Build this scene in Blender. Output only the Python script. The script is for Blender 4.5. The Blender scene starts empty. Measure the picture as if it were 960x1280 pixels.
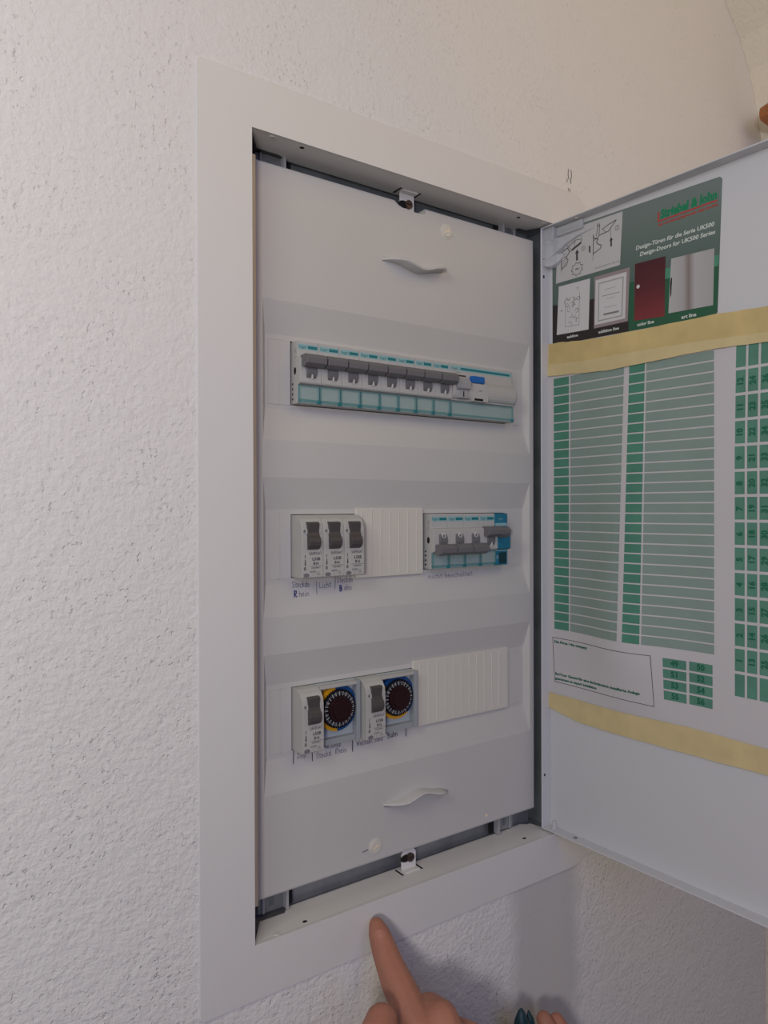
import bpy, bmesh, math, random
from mathutils import Vector, Matrix
random.seed(7)
SC = bpy.context.scene
COL = SC.collection
Z0 = 1450.0     # height of the middle breaker row above the floor, mm
YW = 25.0       # the wall face lies at cabinet y = -25

def W(p):       # cabinet millimetres -> world metres
    return Vector((p[0]/1000, (p[1]+YW)/1000, (p[2]+Z0)/1000))

# ------------------------------------------------------------------ camera
cam_d = bpy.data.cameras.new('camera'); cam = bpy.data.objects.new('camera', cam_d); COL.objects.link(cam)
cam_d.sensor_fit = 'HORIZONTAL'; cam_d.sensor_width = 36; cam_d.lens = 914.48/960*36; cam_d.clip_start = 0.01
_r = Vector((0.81927297, -0.57339638, -0.00289667)); _u = Vector((0.00527041, 0.00247872, 0.99998304)); _f = Vector((0.57337948, 0.81927434, -0.00505278))
m = Matrix((( _r.x, _u.x, -_f.x), (_r.y, _u.y, -_f.y), (_r.z, _u.z, -_f.z))).to_4x4()
m.translation = W((-246.47, -469.0, 27.02)); cam.matrix_world = m
SC.camera = cam

# ------------------------------------------------------------------ world, lights, exposure
w = bpy.data.worlds.new('world'); SC.world = w; w.use_nodes = True
w.node_tree.nodes['Background'].inputs[0].default_value = (0.36, 0.34, 1.0, 1)
w.node_tree.nodes['Background'].inputs[1].default_value = 0.01
def area(name, loc, target, size, power, col, sy=None):
    d = bpy.data.lights.new(name, 'AREA'); d.size = size; d.energy = power; d.color = col
    if sy: d.shape = 'RECTANGLE'; d.size_y = sy
    o = bpy.data.objects.new(name, d); COL.objects.link(o); o.location = W(loc)
    o.rotation_euler = (W(target)-W(loc)).to_track_quat('-Z', 'Y').to_euler()
    return o
area('window_light', (-600, -400, 400), (0, 0, 0), 0.30, 1.53, (1.0, 1.0, 0.87))
area('front_lamp_light', (-620, -800, 60), (0, 0, 0), 0.12, 3.34, (1.0, 0.95, 0.912))
area('upper_lamp_light', (300, -600, 650), (250, 0, 300), 0.6, 1.49, (1.0, 0.756, 0.304))
area('room_light', (-400, -1500, 500), (0, 0, 100), 0.8, 3.98, (0.35, 0.43, 1.0))
SC.view_settings.view_transform = 'Standard'; SC.view_settings.look = 'None'
SC.view_settings.exposure = 0.0; SC.view_settings.gamma = 1.0; SC.view_settings.use_curve_mapping = False

# ------------------------------------------------------------------ materials
def mat(name, col, rough=0.5, metal=0.0, bump=None, var=None, trans=0.0, spec=0.5, alpha=1.0, ior=1.45, sss=0.0):
    mt = bpy.data.materials.new(name); mt.use_nodes = True; nt = mt.node_tree; b = nt.nodes['Principled BSDF']
    b.inputs['Base Color'].default_value = (*col, 1); b.inputs['Roughness'].default_value = rough
    b.inputs['Metallic'].default_value = metal; b.inputs['Specular IOR Level'].default_value = spec
    b.inputs['Transmission Weight'].default_value = trans; b.inputs['Alpha'].default_value = alpha; b.inputs['IOR'].default_value = ior
    if sss:
        b.inputs['Subsurface Weight'].default_value = sss; b.inputs['Subsurface Radius'].default_value = (0.008, 0.003, 0.0015)
    tc = nt.nodes.new('ShaderNodeTexCoord')
    if var:     # (scale, amount): mild mottling of the surface's own colour
        n = nt.nodes.new('ShaderNodeTexNoise'); n.inputs['Scale'].default_value = var[0]; n.inputs['Detail'].default_value = 5
        nt.links.new(tc.outputs['Object'], n.inputs['Vector'])
        mr = nt.nodes.new('ShaderNodeMapRange'); mr.inputs[1].default_value = .3; mr.inputs[2].default_value = .7
        mr.inputs[3].default_value = 1-var[1]; mr.inputs[4].default_value = 1+var[1]*.5
        nt.links.new(n.outputs['Fac'], mr.inputs[0])
        mx = nt.nodes.new('ShaderNodeVectorMath'); mx.operation = 'SCALE'; mx.inputs[0].default_value = col
        nt.links.new(mr.outputs[0], mx.inputs['Scale']); nt.links.new(mx.outputs[0], b.inputs['Base Color'])
    if bump:    # (scale, strength, distance)
        n = nt.nodes.new('ShaderNodeTexNoise'); n.inputs['Scale'].default_value = bump[0]; n.inputs['Detail'].default_value = 4
        nt.links.new(tc.outputs['Object'], n.inputs['Vector'])
        bp = nt.nodes.new('ShaderNodeBump'); bp.inputs['Strength'].default_value = bump[1]; bp.inputs['Distance'].default_value = bump[2]
        nt.links.new(n.outputs['Fac'], bp.inputs['Height']); nt.links.new(bp.outputs[0], b.inputs['Normal'])
    return mt

def wall_material(name, col, smooth_patch=False):
    mt = bpy.data.materials.new(name); mt.use_nodes = True; nt = mt.node_tree; L = nt.links; N = nt.nodes.new
    b = nt.nodes['Principled BSDF']; b.inputs['Roughness'].default_value = 0.9; b.inputs['Specular IOR Level'].default_value = 0.2
    geo = N('ShaderNodeNewGeometry'); P = geo.outputs['Position']
    def noise(scale, detail=4, rough=.6):
        n = N('ShaderNodeTexNoise'); n.inputs['Scale'].default_value = scale; n.inputs['Detail'].default_value = detail
        n.inputs['Roughness'].default_value = rough; L.new(P, n.inputs['Vector']); return n.outputs['Fac']
    def rng(v, a, c, lo, hi):
        r = N('ShaderNodeMapRange'); r.inputs[1].default_value = a; r.inputs[2].default_value = c
        r.inputs[3].default_value = lo; r.inputs[4].default_value = hi; L.new(v, r.inputs[0]); return r.outputs[0]
    def mth(op, a, c):
        n = N('ShaderNodeMath'); n.operation = op
        for i, v in enumerate((a, c)):
            if isinstance(v, (int, float)): n.inputs[i].default_value = v
            else: L.new(v, n.inputs[i])
        return n.outputs[0]
    sz = N('ShaderNodeSeparateXYZ'); L.new(P, sz.inputs[0]); sepz = sz.outputs['Z']
    grain = noise(260, 4, .55); lump = noise(75, 3, .5)
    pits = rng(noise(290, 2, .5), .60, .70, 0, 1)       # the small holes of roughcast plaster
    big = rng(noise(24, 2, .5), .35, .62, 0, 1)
    h = mth('ADD', mth('MULTIPLY', grain, .9), mth('MULTIPLY', lump, 1.1))
    h = mth('SUBTRACT', h, mth('MULTIPLY', mth('MULTIPLY', pits, big), .45))
    h = mth('MULTIPLY', h, rng(sepz, 1.25, 1.75, 1, .55))
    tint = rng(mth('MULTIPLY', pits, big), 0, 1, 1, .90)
    if smooth_patch:    # band of smoothed plaster below the cabinet
        s = N('ShaderNodeSeparateXYZ'); L.new(P, s.inputs[0])
        wob = mth('MULTIPLY', mth('SUBTRACT', noise(30, 2), .5), .02)
        xx = mth('ADD', s.outputs['X'], wob)
        mx = mth('MULTIPLY', rng(xx, .190, .206, 0, 1), rng(xx, .268, .286, 1, 0))
        mk = mth('MULTIPLY', mx, rng(s.outputs['Z'], 1.158, 1.166, 1, 0))
        h = mth('MULTIPLY', h, rng(mk, 0, 1, 1, .1)); tint = mth('MULTIPLY', tint, rng(mk, 0, 1, 1, .76))
        h = mth('ADD', h, mth('MULTIPLY', mk, .8))
        # smoother plaster towards the upper right
        up = mth('MULTIPLY', rng(s.outputs['X'], .0, .35, 0, 1), rng(s.outputs['Z'], 1.6, 1.75, 0, 1))
        h = mth('MULTIPLY', h, rng(up, 0, 1, 1, .45))
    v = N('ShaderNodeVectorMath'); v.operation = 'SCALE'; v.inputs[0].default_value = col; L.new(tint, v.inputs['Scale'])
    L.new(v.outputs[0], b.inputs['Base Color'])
    bp = N('ShaderNodeBump'); bp.inputs['Strength'].default_value = .75; bp.inputs['Distance'].default_value = .0017
    L.new(h, bp.inputs['Height']); L.new(bp.outputs[0], b.inputs['Normal'])
    return mt

M = {}
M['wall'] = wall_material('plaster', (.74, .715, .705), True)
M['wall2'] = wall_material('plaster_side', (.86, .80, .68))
M['floor'] = mat('floor', (.30, .22, .15), .6, var=(6, .2))
M['white_metal'] = mat('white_metal', (.69, .67, .665), .38, bump=(900, .03, .0005), var=(5, .03))
M['door_metal'] = mat('door_metal', (.58, .58, .60), .35, bump=(900, .03, .0005))
M['cover'] = mat('cover_plastic', (.53, .515, .505), .5, bump=(700, .03, .0005))
M['cream'] = mat('cream_plastic', (.62, .59, .54), .5)
M['yellowed'] = mat('yellowed_plastic', (.80, .66, .46), .6)
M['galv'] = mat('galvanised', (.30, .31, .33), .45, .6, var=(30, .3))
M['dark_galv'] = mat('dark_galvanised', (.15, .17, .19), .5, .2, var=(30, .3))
M['brown'] = mat('box_side_brown', (.10, .08, .065), .9)  # dark brown for the left side of the box and its flange
M['black'] = mat('black', (.012, .012, .014), .5)
M['hole'] = mat('dark_hole', (.006, .005, .006), .9)
M['screw'] = mat('screw_steel', (.10, .07, .06), .4, .7)
M['body'] = mat('breaker_white', (.45, .445, .44), .45)
M['body_old'] = mat('breaker_offwhite', (.45, .44, .425), .5, var=(60, .04))
M['grey'] = mat('lever_grey', (.15, .145, .155), .45)
M['lgrey'] = mat('light_grey_plastic', (.33, .33, .345), .45)
M['rocker'] = mat('rocker_brown_grey', (.070, .060, .062), .45)
M['teal'] = mat('teal_print', (.01, .17, .20), .5)
M['tealpale'] = mat('pale_teal_print', (.26, .44, .47), .5)
M['flap'] = mat('teal_clear_flap', (.42, .58, .58), .08, trans=.0, alpha=.34)
M['flap_edge'] = mat('teal_flap_edge', (.13, .33, .35), .15, alpha=.5)
M['blue'] = mat('blue_button', (.01, .12, .42), .35)
M['aux'] = mat('aux_blue', (.015, .17, .28), .35, var=(90, .2))
M['ink'] = mat('grey_ink', (.16, .16, .18), .7)
M['inkd'] = mat('dark_ink', (.045, .045, .055), .7)
M['pen'] = mat('ball_pen', (.17, .16, .23), .7)
M['pend'] = mat('felt_pen', (.06, .055, .09), .7)
M['penblue'] = mat('blue_pen', (.08, .075, .24), .7)
M['inner'] = mat('timer_panel', (.40, .45, .48), .5)
M['frost'] = mat('frosted_housing', (.34, .37, .40), .3, alpha=.9)
M['dialy'] = mat('dial_yellow', (.62, .30, .01), .45)
M['dialb'] = mat('dial_blue', (.005, .055, .19), .4)
M['dialk'] = mat('dial_black', (.010, .010, .016), .6, spec=.15)
M['dialc'] = mat('dial_core', (.022, .007, .009), .5, spec=.2)
M['white'] = mat('white_mark', (.6, .6, .6), .5)
M['paper'] = mat('paper', (.55, .525, .54), .8, var=(14, .03))
M['cell'] = mat('pale_green_print', (.235, .305, .275), .8, var=(40, .05))
M['cellg'] = mat('green_print', (.075, .235, .165), .8, var=(50, .12))
M['cellg2'] = mat('green_print_grid', (.095, .245, .18), .8, var=(50, .15))
M['num'] = mat('green_numbers', (.010, .13, .075), .8)
M['mask'] = mat('masking_tape', (.60, .46, .205), .7, bump=(120, .5, .001), var=(38, .16))
M['mask2'] = mat('masking_tape_second', (.63, .51, .27), .7, bump=(120, .5, .001), var=(38, .12))
M['clip'] = mat('milky_plastic', (.66, .67, .70), .3, alpha=.5)
M['red'] = mat('logo_red', (.50, .035, .02), .6)
M['green'] = mat('logo_green', (.005, .21, .09), .6)
M['cap'] = mat('caption_white', (.62, .66, .62), .6)
M['line'] = mat('drawing_line', (.06, .06, .07), .7)
M['linel'] = mat('light_drawing_line', (.22, .2, .2), .7)
M['panelw'] = mat('sticker_white', (.52, .51, .51), .6)
M['pframe'] = mat('picture_frame_print', (.30, .24, .25), .5)
M['pmount'] = mat('picture_mount_print', (.60, .58, .59), .5)
M['maroon'] = mat('maroon_print', (.12, .012, .02), .5)
M['g1'] = mat('sticker_green', (.02, .10, .05), .6)
M['g2'] = mat('sticker_green_light', (.07, .25, .16), .6)
M['brownk'] = mat('sticker_dark_brown', (.025, .018, .018), .6)
M['wood'] = mat('orange_wood', (.42, .15, .045), .5, var=(25, .3))
M['skin'] = mat('skin', (.40, .17, .115), .55, bump=(500, .25, .0006), var=(35, .18), sss=.12)
M['nail'] = mat('nail', (.43, .185, .135), .5, spec=.3)
M['sleeve'] = mat('dark_teal_rubber', (.004, .035, .05), .5)
# printed colour runs of the sticker and brushed steel print
def gradient(name, axis, stops, lo, hi):
    mt = bpy.data.materials.new(name); mt.use_nodes = True; nt = mt.node_tree; b = nt.nodes['Principled BSDF']; b.inputs['Roughness'].default_value = .55
    g = nt.nodes.new('ShaderNodeNewGeometry'); s = nt.nodes.new('ShaderNodeSeparateXYZ'); nt.links.new(g.outputs['Position'], s.inputs[0])
    r = nt.nodes.new('ShaderNodeMapRange'); r.inputs[1].default_value = lo; r.inputs[2].default_value = hi; nt.links.new(s.outputs[axis], r.inputs[0])
    c = nt.nodes.new('ShaderNodeValToRGB'); nt.links.new(r.outputs[0], c.inputs[0]); e = c.color_ramp.elements
    while len(e) > 1: e.remove(e[0])
    e[0].position = stops[0][0]; e[0].color = (*stops[0][1], 1)
    for p, col in stops[1:]:
        x = e.new(p); x.color = (*col, 1)
    nt.links.new(c.outputs[0], b.inputs['Base Color']); return mt
M['stick_bg'] = gradient('sticker_teal_run', 'Z', [(0, (.055, .095, .085)), (.45, (.10, .145, .13)), (1, (.16, .20, .185))], 1.64, 1.72)
M['maroon_run'] = gradient('maroon_run', 'Z', [(0, (.20, .025, .03)), (.55, (.09, .010, .016)), (1, (.06, .006, .012))], 1.626, 1.672)
M['steel_run'] = gradient('steel_run', 'Y', [(0, (.36, .35, .35)), (.42, (.42, .41, .41)), (.55, (.22, .18, .17)), (.66, (.38, .36, .36)), (1, (.44, .45, .45))], -.145, -.106)

# ------------------------------------------------------------------ mesh helpers
class MB:
    def __init__(s): s.v = []; s.f = []; s.m = []; s.mats = []
    def mi(s, m):
        if m not in s.mats: s.mats.append(m)
        return s.mats.index(m)
    def add(s, vs, fs, m):
        k = len(s.v); s.v += [tuple(v) for v in vs]; i = s.mi(m)
        for f in fs: s.f.append(tuple(a+k for a in f)); s.m.append(i)
        return s
    def quad(s, a, b, c, d, m): return s.add([a, b, c, d], [(0, 1, 2, 3)], m)
    def box(s, x0, x1, y0, y1, z0, z1, m):
        v = [(x, y, z) for x in (x0, x1) for y in (y0, y1) for z in (z0, z1)]
        return s.add(v, [(0, 1, 3, 2), (4, 6, 7, 5), (0, 4, 5, 1), (2, 3, 7, 6), (0, 2, 6, 4), (1, 5, 7, 3)], m)
    def prof(s, pts, x0, x1, m):     # polygon of (y, z) drawn out along x
        n = len(pts); v = [(x0, y, z) for y, z in pts]+[(x1, y, z) for y, z in pts]
        f = [tuple(range(n)), tuple(range(2*n-1, n-1, -1))]+[(i, i+n, (i+1) % n+n, (i+1) % n) for i in range(n)]
        return s.add(v, f, m)
    def plate(s, pts, y0, y1, m):    # polygon of (x, z) drawn out along y (y0 front)
        n = len(pts); v = [(x, y0, z) for x, z in pts]+[(x, y1, z) for x, z in pts]
        f = [tuple(range(n)), tuple(range(2*n-1, n-1, -1))]+[(i, i+n, (i+1) % n+n, (i+1) % n) for i in range(n)]
        return s.add(v, f, m)
    def disc(s, cx, cz, r, y0, y1, m, n=24, r0=0, a0=0, a1=360):
        if r0 == 0 and a1-a0 == 360:
            return s.plate([(cx+r*math.cos(2*math.pi*i/n), cz+r*math.sin(2*math.pi*i/n)) for i in range(n)], y0, y1, m)
        for i in range(n):
            t0 = math.radians(a0+(a1-a0)*i/n); t1 = math.radians(a0+(a1-a0)*(i+1)/n)
            p = [(cx+q*math.cos(t), cz+q*math.sin(t)) for q, t in ((r0, t0), (r, t0), (r, t1), (r0, t1))]
            s.plate(p, y0, y1, m)
        return s
    def build(s, name, parent=None, bevel=0, loc=None, smooth=False, segs=2, stuff=False):
        o0 = Vector(parent['mm']) if parent and 'mm' in parent else (Vector(loc) if loc else Vector((0, 0, 0)))
        me = bpy.data.meshes.new(name)
        me.from_pydata([((v[0]-o0.x)/1000, (v[1]-o0.y)/1000, (v[2]-o0.z)/1000) for v in s.v], [], s.f)
        for mm in s.mats: me.materials.append(M[mm])
        me.polygons.foreach_set('material_index', s.m); me.update()
        bm = bmesh.new(); bm.from_mesh(me); bmesh.ops.recalc_face_normals(bm, faces=bm.faces)
        if smooth:
            for f in bm.faces: f.smooth = True
        bm.to_mesh(me); bm.free()
        o = bpy.data.objects.new(name, me); COL.objects.link(o)
        if parent: o.parent = parent; o['mm'] = list(o0)
        else: o.location = W(o0); o['mm'] = list(o0)
        if stuff: o['kind'] = 'stuff'
        if bevel:
            b = o.modifiers.new('bevel', 'BEVEL'); b.width = bevel/1000; b.segments = segs; b.limit_method = 'ANGLE'; b.angle_limit = math.radians(40)
        return o

def tag(o, label, cat, group=None):
    o['label'] = label; o['category'] = cat
    if group: o['group'] = group
    return o
def thing(name, mm, label, cat, group=None):
    o = bpy.data.objects.new(name, None); COL.objects.link(o); o.location = W(mm); o['mm'] = list(mm); o.empty_display_size = .01
    return tag(o, label, cat, group)
def struct(o): o['kind'] = 'structure'; return o
def copy_tree(root, dmm, label=None, skip=()):
    r = root.copy(); COL.objects.link(r); mmv = [a+b for a, b in zip(root['mm'], dmm)]
    r.location = W(mmv); r['mm'] = mmv
    if label: r['label'] = label
    for c in list(root.children):
        if c.name.split('.')[0] in skip: continue
        d = c.copy(); COL.objects.link(d); d.parent = r; d['mm'] = mmv
        for g in list(c.children):
            e = g.copy(); COL.objects.link(e); e.parent = d; e['mm'] = mmv
    return r

_tc = {}
def glyphs(s, bold=0.0):
    k = (s, bold)
    if k not in _tc:
        c = bpy.data.curves.new('t', 'FONT'); c.body = s; c.size = 1; c.align_x = 'CENTER'; c.align_y = 'CENTER'; c.offset = bold; c.resolution_u = 2
        o = bpy.data.objects.new('t', c); COL.objects.link(o)
        dg = bpy.context.evaluated_depsgraph_get(); me = bpy.data.meshes.new_from_object(o.evaluated_get(dg))
        _tc[k] = ([(v.co.x, v.co.y) for v in me.vertices], [tuple(p.vertices) for p in me.polygons])
        bpy.data.objects.remove(o); bpy.data.curves.remove(c); bpy.data.meshes.remove(me)
    return _tc[k]
def text(mb, s, m, cx, cy, size, fn, sx=1.0, rot=0.0, shear=0.0, bold=0.0, width=None):
    v, f = glyphs(s, bold)
    if not v: return
    if width:
        wd = max(a[0] for a in v)-min(a[0] for a in v); sx = width/(wd*size)
    ca, sa = math.cos(math.radians(rot)), math.sin(math.radians(rot))
    out = []
    for x, y in v:
        x = (x+shear*y)*size*sx; y = y*size
        out.append(fn(cx+x*ca-y*sa, cy+x*sa+y*ca))
    mb.add(out, f, m)
def line(mb, pts, wd, m, fn):
    for (x0, y0), (x1, y1) in zip(pts[:-1], pts[1:]):
        l = math.hypot(x1-x0, y1-y0) or 1; nx, ny = -(y1-y0)/l*wd/2, (x1-x0)/l*wd/2; ex, ey = (x1-x0)/l*wd*.3, (y1-y0)/l*wd*.3
        mb.quad(fn(x0+nx-ex, y0+ny-ey), fn(x0-nx-ex, y0-ny-ey), fn(x1-nx+ex, y1-ny+ey), fn(x1+nx+ex, y1+ny+ey), m)
# a small stroke alphabet for the pen notes: strokes in a cell about 1 wide, 1 high (ascenders 1.7)
A_ = {
 'S': ([[(.9, 1.5), (.5, 1.7), (.1, 1.4), (.2, 1), (.8, .7), (.8, .2), (.4, 0), (0, .2)]], 1.1), 't': ([[(.3, 1.5), (.3, .2), (.6, 0)], [(0, 1), (.65, 1.05)]], .8),
 'e': ([[(.05, .5), (.75, .6), (.6, 1), (.2, .95), (.05, .4), (.3, 0), (.8, .2)]], 1.), 'c': ([[(.75, .85), (.4, 1), (.05, .5), (.3, 0), (.8, .15)]], .95),
 'k': ([[(.1, 1.7), (.1, 0)], [(.7, 1), (.12, .5), (.75, 0)]], .95), 'd': ([[(.7, .8), (.3, 1), (.05, .4), (.3, 0), (.7, .3)], [(.75, 1.7), (.7, 0)]], 1.),
 'o': ([[(.4, 1), (.05, .6), (.2, .05), (.6, .05), (.75, .6), (.4, 1)]], .95), 'R': ([[(.1, 0), (.1, 1.6), (.7, 1.5), (.7, 1), (.1, .8), (.8, 0)]], 1.1),
 'B': ([[(.1, 0), (.1, 1.6), (.7, 1.4), (.6, .9), (.1, .85), (.8, .6), (.7, .1), (.1, 0)]], 1.1), 'h': ([[(.1, 1.7), (.1, 0)], [(.1, .7), (.5, 1), (.7, .6), (.75, 0)]], .95),
 'i': ([[(.2, 1), (.2, .1), (.4, 0)], [(.2, 1.4), (.24, 1.5)]], .6), 'n': ([[(.1, 1), (.1, 0)], [(.1, .7), (.5, 1), (.7, .6), (.75, 0)]], .95), 'L': ([[(.1, 1.6), (.1, 0), (.7, .1)]], .95),
 'a': ([[(.7, .9), (.3, 1), (.05, .4), (.3, 0), (.7, .4), (.7, 1), (.8, 0)]], 1.), 's': ([[(.6, .9), (.2, .9), (.2, .6), (.6, .4), (.5, .05), (.05, .1)]], .8),
 'l': ([[(.2, 1.7), (.2, .1), (.45, 0)]], .55), 'b': ([[(.1, 1.7), (.1, .1), (.6, .05), (.7, .6), (.4, .95), (.1, .6)]], .9), 'Z': ([[(0, 1.5), (.8, 1.6), (.05, .05), (.9, .1)]], 1.1),
 'r': ([[(.1, 1), (.1, 0)], [(.1, .7), (.35, 1), (.65, .9)]], .75), 'p': ([[(.1, 1), (.1, -.6)], [(.1, .8), (.5, 1), (.7, .5), (.4, 0), (.1, .2)]], .9), 'W': ([[(0, 1.5), (.3, 0), (.6, 1.2), (.9, 0), (1.2, 1.5)]], 1.4),
 'u': ([[(.1, 1), (.15, .1), (.6, .1), (.7, 1), (.75, 0)]], .95), '|': ([[(.2, 2.2), (.2, -.9)]], .7), ' ': ([], .6), '.': ([[(.1, 0), (.15, .1)]], .4), 'z': ([[(.1, 1), (.7, 1), (.1, .0), (.7, 0)]], .85), 'g': ([[(.7, .9), (.3, 1), (.05, .5), (.4, .1), (.7, .5), (.7, 1), (.6, -.6), (.1, -.5)]], .95),
}
def pen(mb, s, x, z, size, fn, m, slope=0.0, wd=.35, sx=1.0):
    for ch in s:
        st, adv = A_[ch]; j = random.uniform(-.08, .08)
        for pl in st:
            line(mb, [(x+px*size*sx+.12*py*size, z+(py+j+slope*0)*size) for px, py in pl], wd, m, fn)
        x += adv*size*sx; z += adv*size*sx*slope

# ------------------------------------------------------------------ setting
HX0, HX1, HZ0, HZ1 = -44, 258, -264, 280          # hole for the box in the wall
mb = MB(); X0, X1, ZA, ZB = -2600, 660, -1450, 1000; yw = -24.8; yb = 120
def wp(x, z, y=yw): return (x, y, z)
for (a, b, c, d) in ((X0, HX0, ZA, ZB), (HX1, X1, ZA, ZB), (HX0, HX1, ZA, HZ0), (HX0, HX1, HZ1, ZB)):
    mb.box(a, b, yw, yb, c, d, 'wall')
struct(mb.build('wall_back', loc=(0, yw, ZA)))
mb = MB()   # the right wall leans in towards the top, with a rounded joint
prof = [(455, 720), (520, 584), (552, 552), (572, 522), (586, 490), (597, 455), (603, 420), (606, 380), (608, -1450), (700, -1450), (700, 720)]
n = len(prof); v = [(x, yw-.2, z) for x, z in prof]+[(x, -900, z) for x, z in prof]
mb.add(v, [tuple(range(n)), tuple(range(2*n-1, n-1, -1))]+[(i, (i+1) % n, (i+1) % n+n, i+n) for i in range(n)], 'wall2')
o = struct(mb.build('wall_right', loc=(600, -25, -1450)))
mb = MB(); mb.box(X0, 700, -2600, yb, -1470, -1450, 'floor'); struct(mb.build('floor', loc=(0, 0, -1470)))
mb = MB()
fnw = lambda x, z: (x, yw-.25, z)
scr = thing('wall_scratch', (270, -25.4, 300), 'small dark scratches on the plaster above the upper right frame corner', 'wall mark')
for p in (((267.5, 331), (267, 326), (268, 322)), ((271, 331), (271.6, 326), (270.5, 321), (270.6, 319)), ((266, 322), (265.5, 319)), ((267, 314), (268, 310)), ((269.5, 314), (269.7, 305), (270.6, 301)), ((354, 322), (355, 323.5))):
    mb = MB(); line(mb, p, .7, 'inkd', fnw); mb.build('scratch', scr)

# wooden rail end at the right wall
mb = MB()
pts = [(545.5, 450), (545, 456), (547, 461), (566, 474), (640, 474), (640, 446), (566, 446), (549, 447.5)]
mb.plate(pts, -50, -300, 'wood'); tag(mb.build('wooden_rail', bevel=1.5, loc=(600, -50, 446)), 'orange-brown wooden rail with chamfered end at the upper right edge', 'rail')

# ------------------------------------------------------------------ the cabinet
cab = thing('distribution_cabinet', (106, -25, -298), 'white flush wall distribution cabinet with open door and stepped cover plate', 'cabinet')
# frame: flat ring with rounded outer corners + lips folded into the opening
OX0, OX1, OZ0, OZ1 = -79, 290, -297.7, 311; IX0, IX1, IZ0, IZ1 = -41.2, 254, -261, 277.2
yf = -26.2
mb = MB()
def rr(x0, x1, z0, z1, r, n=6):
    out = []
    for cx, cz, a in ((x1-r[0], z1-r[0], 0), (x0+r[1], z1-r[1], 90), (x0+r[2], z0+r[2], 180), (x1-r[3], z0+r[3], 270)):
        q = r[(0, 90, 180, 270).index(a)]
        for i in range(n+1):
            t = math.radians(a+90*i/n); out.append((cx+q*math.cos(t), cz+q*math.sin(t)))
    return out
n = 6
outer = rr(OX0, OX1, OZ0, OZ1, (16, 4, 3, 20), n)
inner = [(IX1, IZ1)]*(n+1)+[(IX0, IZ1)]*(n+1)+[(IX0, IZ0)]*(n+1)+[(IX1, IZ0)]*(n+1)
def off(pts, d):   # shrink outline toward the middle
    cx, cz = 106, 7; return [(x-math.copysign(min(d, abs(x-cx)), x-cx), z-math.copysign(min(d, abs(z-cz)), z-cz)) for x, z in pts]
rings = [([(x, z) for x, z in outer], -24.7), (outer, -25.8), (off(outer, .35), yf)]
N = len(outer)
allr = [[(x, y, z) for x, z in r] for r, y in rings]+[[(x, yf, z) for x, z in inner]]
vs = sum(allr, []); fs = []
for k in range(3):
    for i in range(N):
        j = (i+1) % N; fs.append((k*N+i, k*N+j, (k+1)*N+j, (k+1)*N+i))
mb.add(vs, fs, 'white_metal')
# lips, each with a small fold radius; top and bottom are mitred and notched for the corner brackets
def lip_h(z, s, outline):   # s=-1: top lip seen from below, outline in (x, y) front->back
    prev = None
    for t in range(4):
        a = math.radians(90*t/3); y = yf+1.6*(1-math.cos(a)); zz = z+s*1.6*(1-math.sin(a))*-1
        cur = [(IX0, y, zz+0), (IX1, y, zz)]
        if prev: mb.quad(prev[0], prev[1], cur[1], cur[0], 'white_metal')
        prev = cur
def fold_h(z, s):
    prev = None
    for t in range(5):
        a = math.radians(90*t/4); y = yf+1.5*(1-math.cos(a)); zz = z+s*(1.5*math.sin(a)-1.5)
        cur = [(IX0+.2, y, zz), (IX1-.2, y, zz)]
        if prev: mb.quad(prev[0], prev[1], cur[1], cur[0], 'white_metal')
        prev = cur
    return prev
for z, s, ol in ((IZ1, 1, [(-41, -24.7), (-26.5, -2), (-9, -2), (-5.5, 0), (0, 3.5), (226, 5.4), (229, -1.5), (238, -1.5), (250, -24.7)]),
                 (IZ0, -1, [(-41, -24.7), (-26.5, -2), (-7, -2), (-4, 2), (0, 4), (222, 4.6), (226, 5.5), (236, 5.5), (240, 1.5), (244, 1), (252, -24.7)])):
    # front strip from face to the fold
    n2 = len(ol)
    mb.add([(x, y, z) for x, y in ol]+[(x, y, z+s*1.0) for x, y in ol],
           [tuple(range(n2)), tuple(range(2*n2-1, n2-1, -1))]+[(i, i+n2, (i+1) % n2+n2, (i+1) % n2) for i in range(n2)], 'white_metal')
    mb.quad((IX0, yf, z), (IX1, yf, z), (IX1, -24.5, z), (IX0, -24.5, z), 'white_metal')
# side lips
mb.box(IX0-1, IX0, yf+.2, -19, IZ0, IZ1, 'white_metal'); mb.box(IX1, IX1+1, yf+.2, -19, IZ0, IZ1, 'white_metal')
mb.build('frame', cab)
# marks on the frame: holes, rivets, scuffs
mb = MB()
def hdisc(cx, cy, z, r, dz, m, sx=1.0, n=12):
    v = [(cx+r*sx*math.cos(2*math.pi*i/n), cy+r*math.sin(2*math.pi*i/n), z) for i in range(n)]
    v2 = [(a, b, z+dz) for a, b, _ in v]
    mb.add(v+v2, [tuple(range(n)), tuple(range(2*n-1, n-1, -1))]+[(i, (i+1) % n, (i+1) % n+n, i+n) for i in range(n)], m)
for x, y, z, d in ((-.9, -20.2, IZ1, -.15), (211, -18.6, IZ1, -.15), (-.7, -20.1, IZ0, .15), (217.8, -17.5, IZ0, .15)):
    mb = MB(); hdisc(x, y, z, 1.35, d, 'hole', 1.35); mb.build('screw_hole', cab)
for x, y, z, d in ((-24.2, -22, IZ1, -.6), (238.4, -22, IZ1, -.5), (-23.6, -22.6, IZ0, .6)):
    mb = MB(); hdisc(x, y, z, 1.9, d, 'cream', 1.3); mb.build('rivet', cab, bevel=.2)
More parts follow.
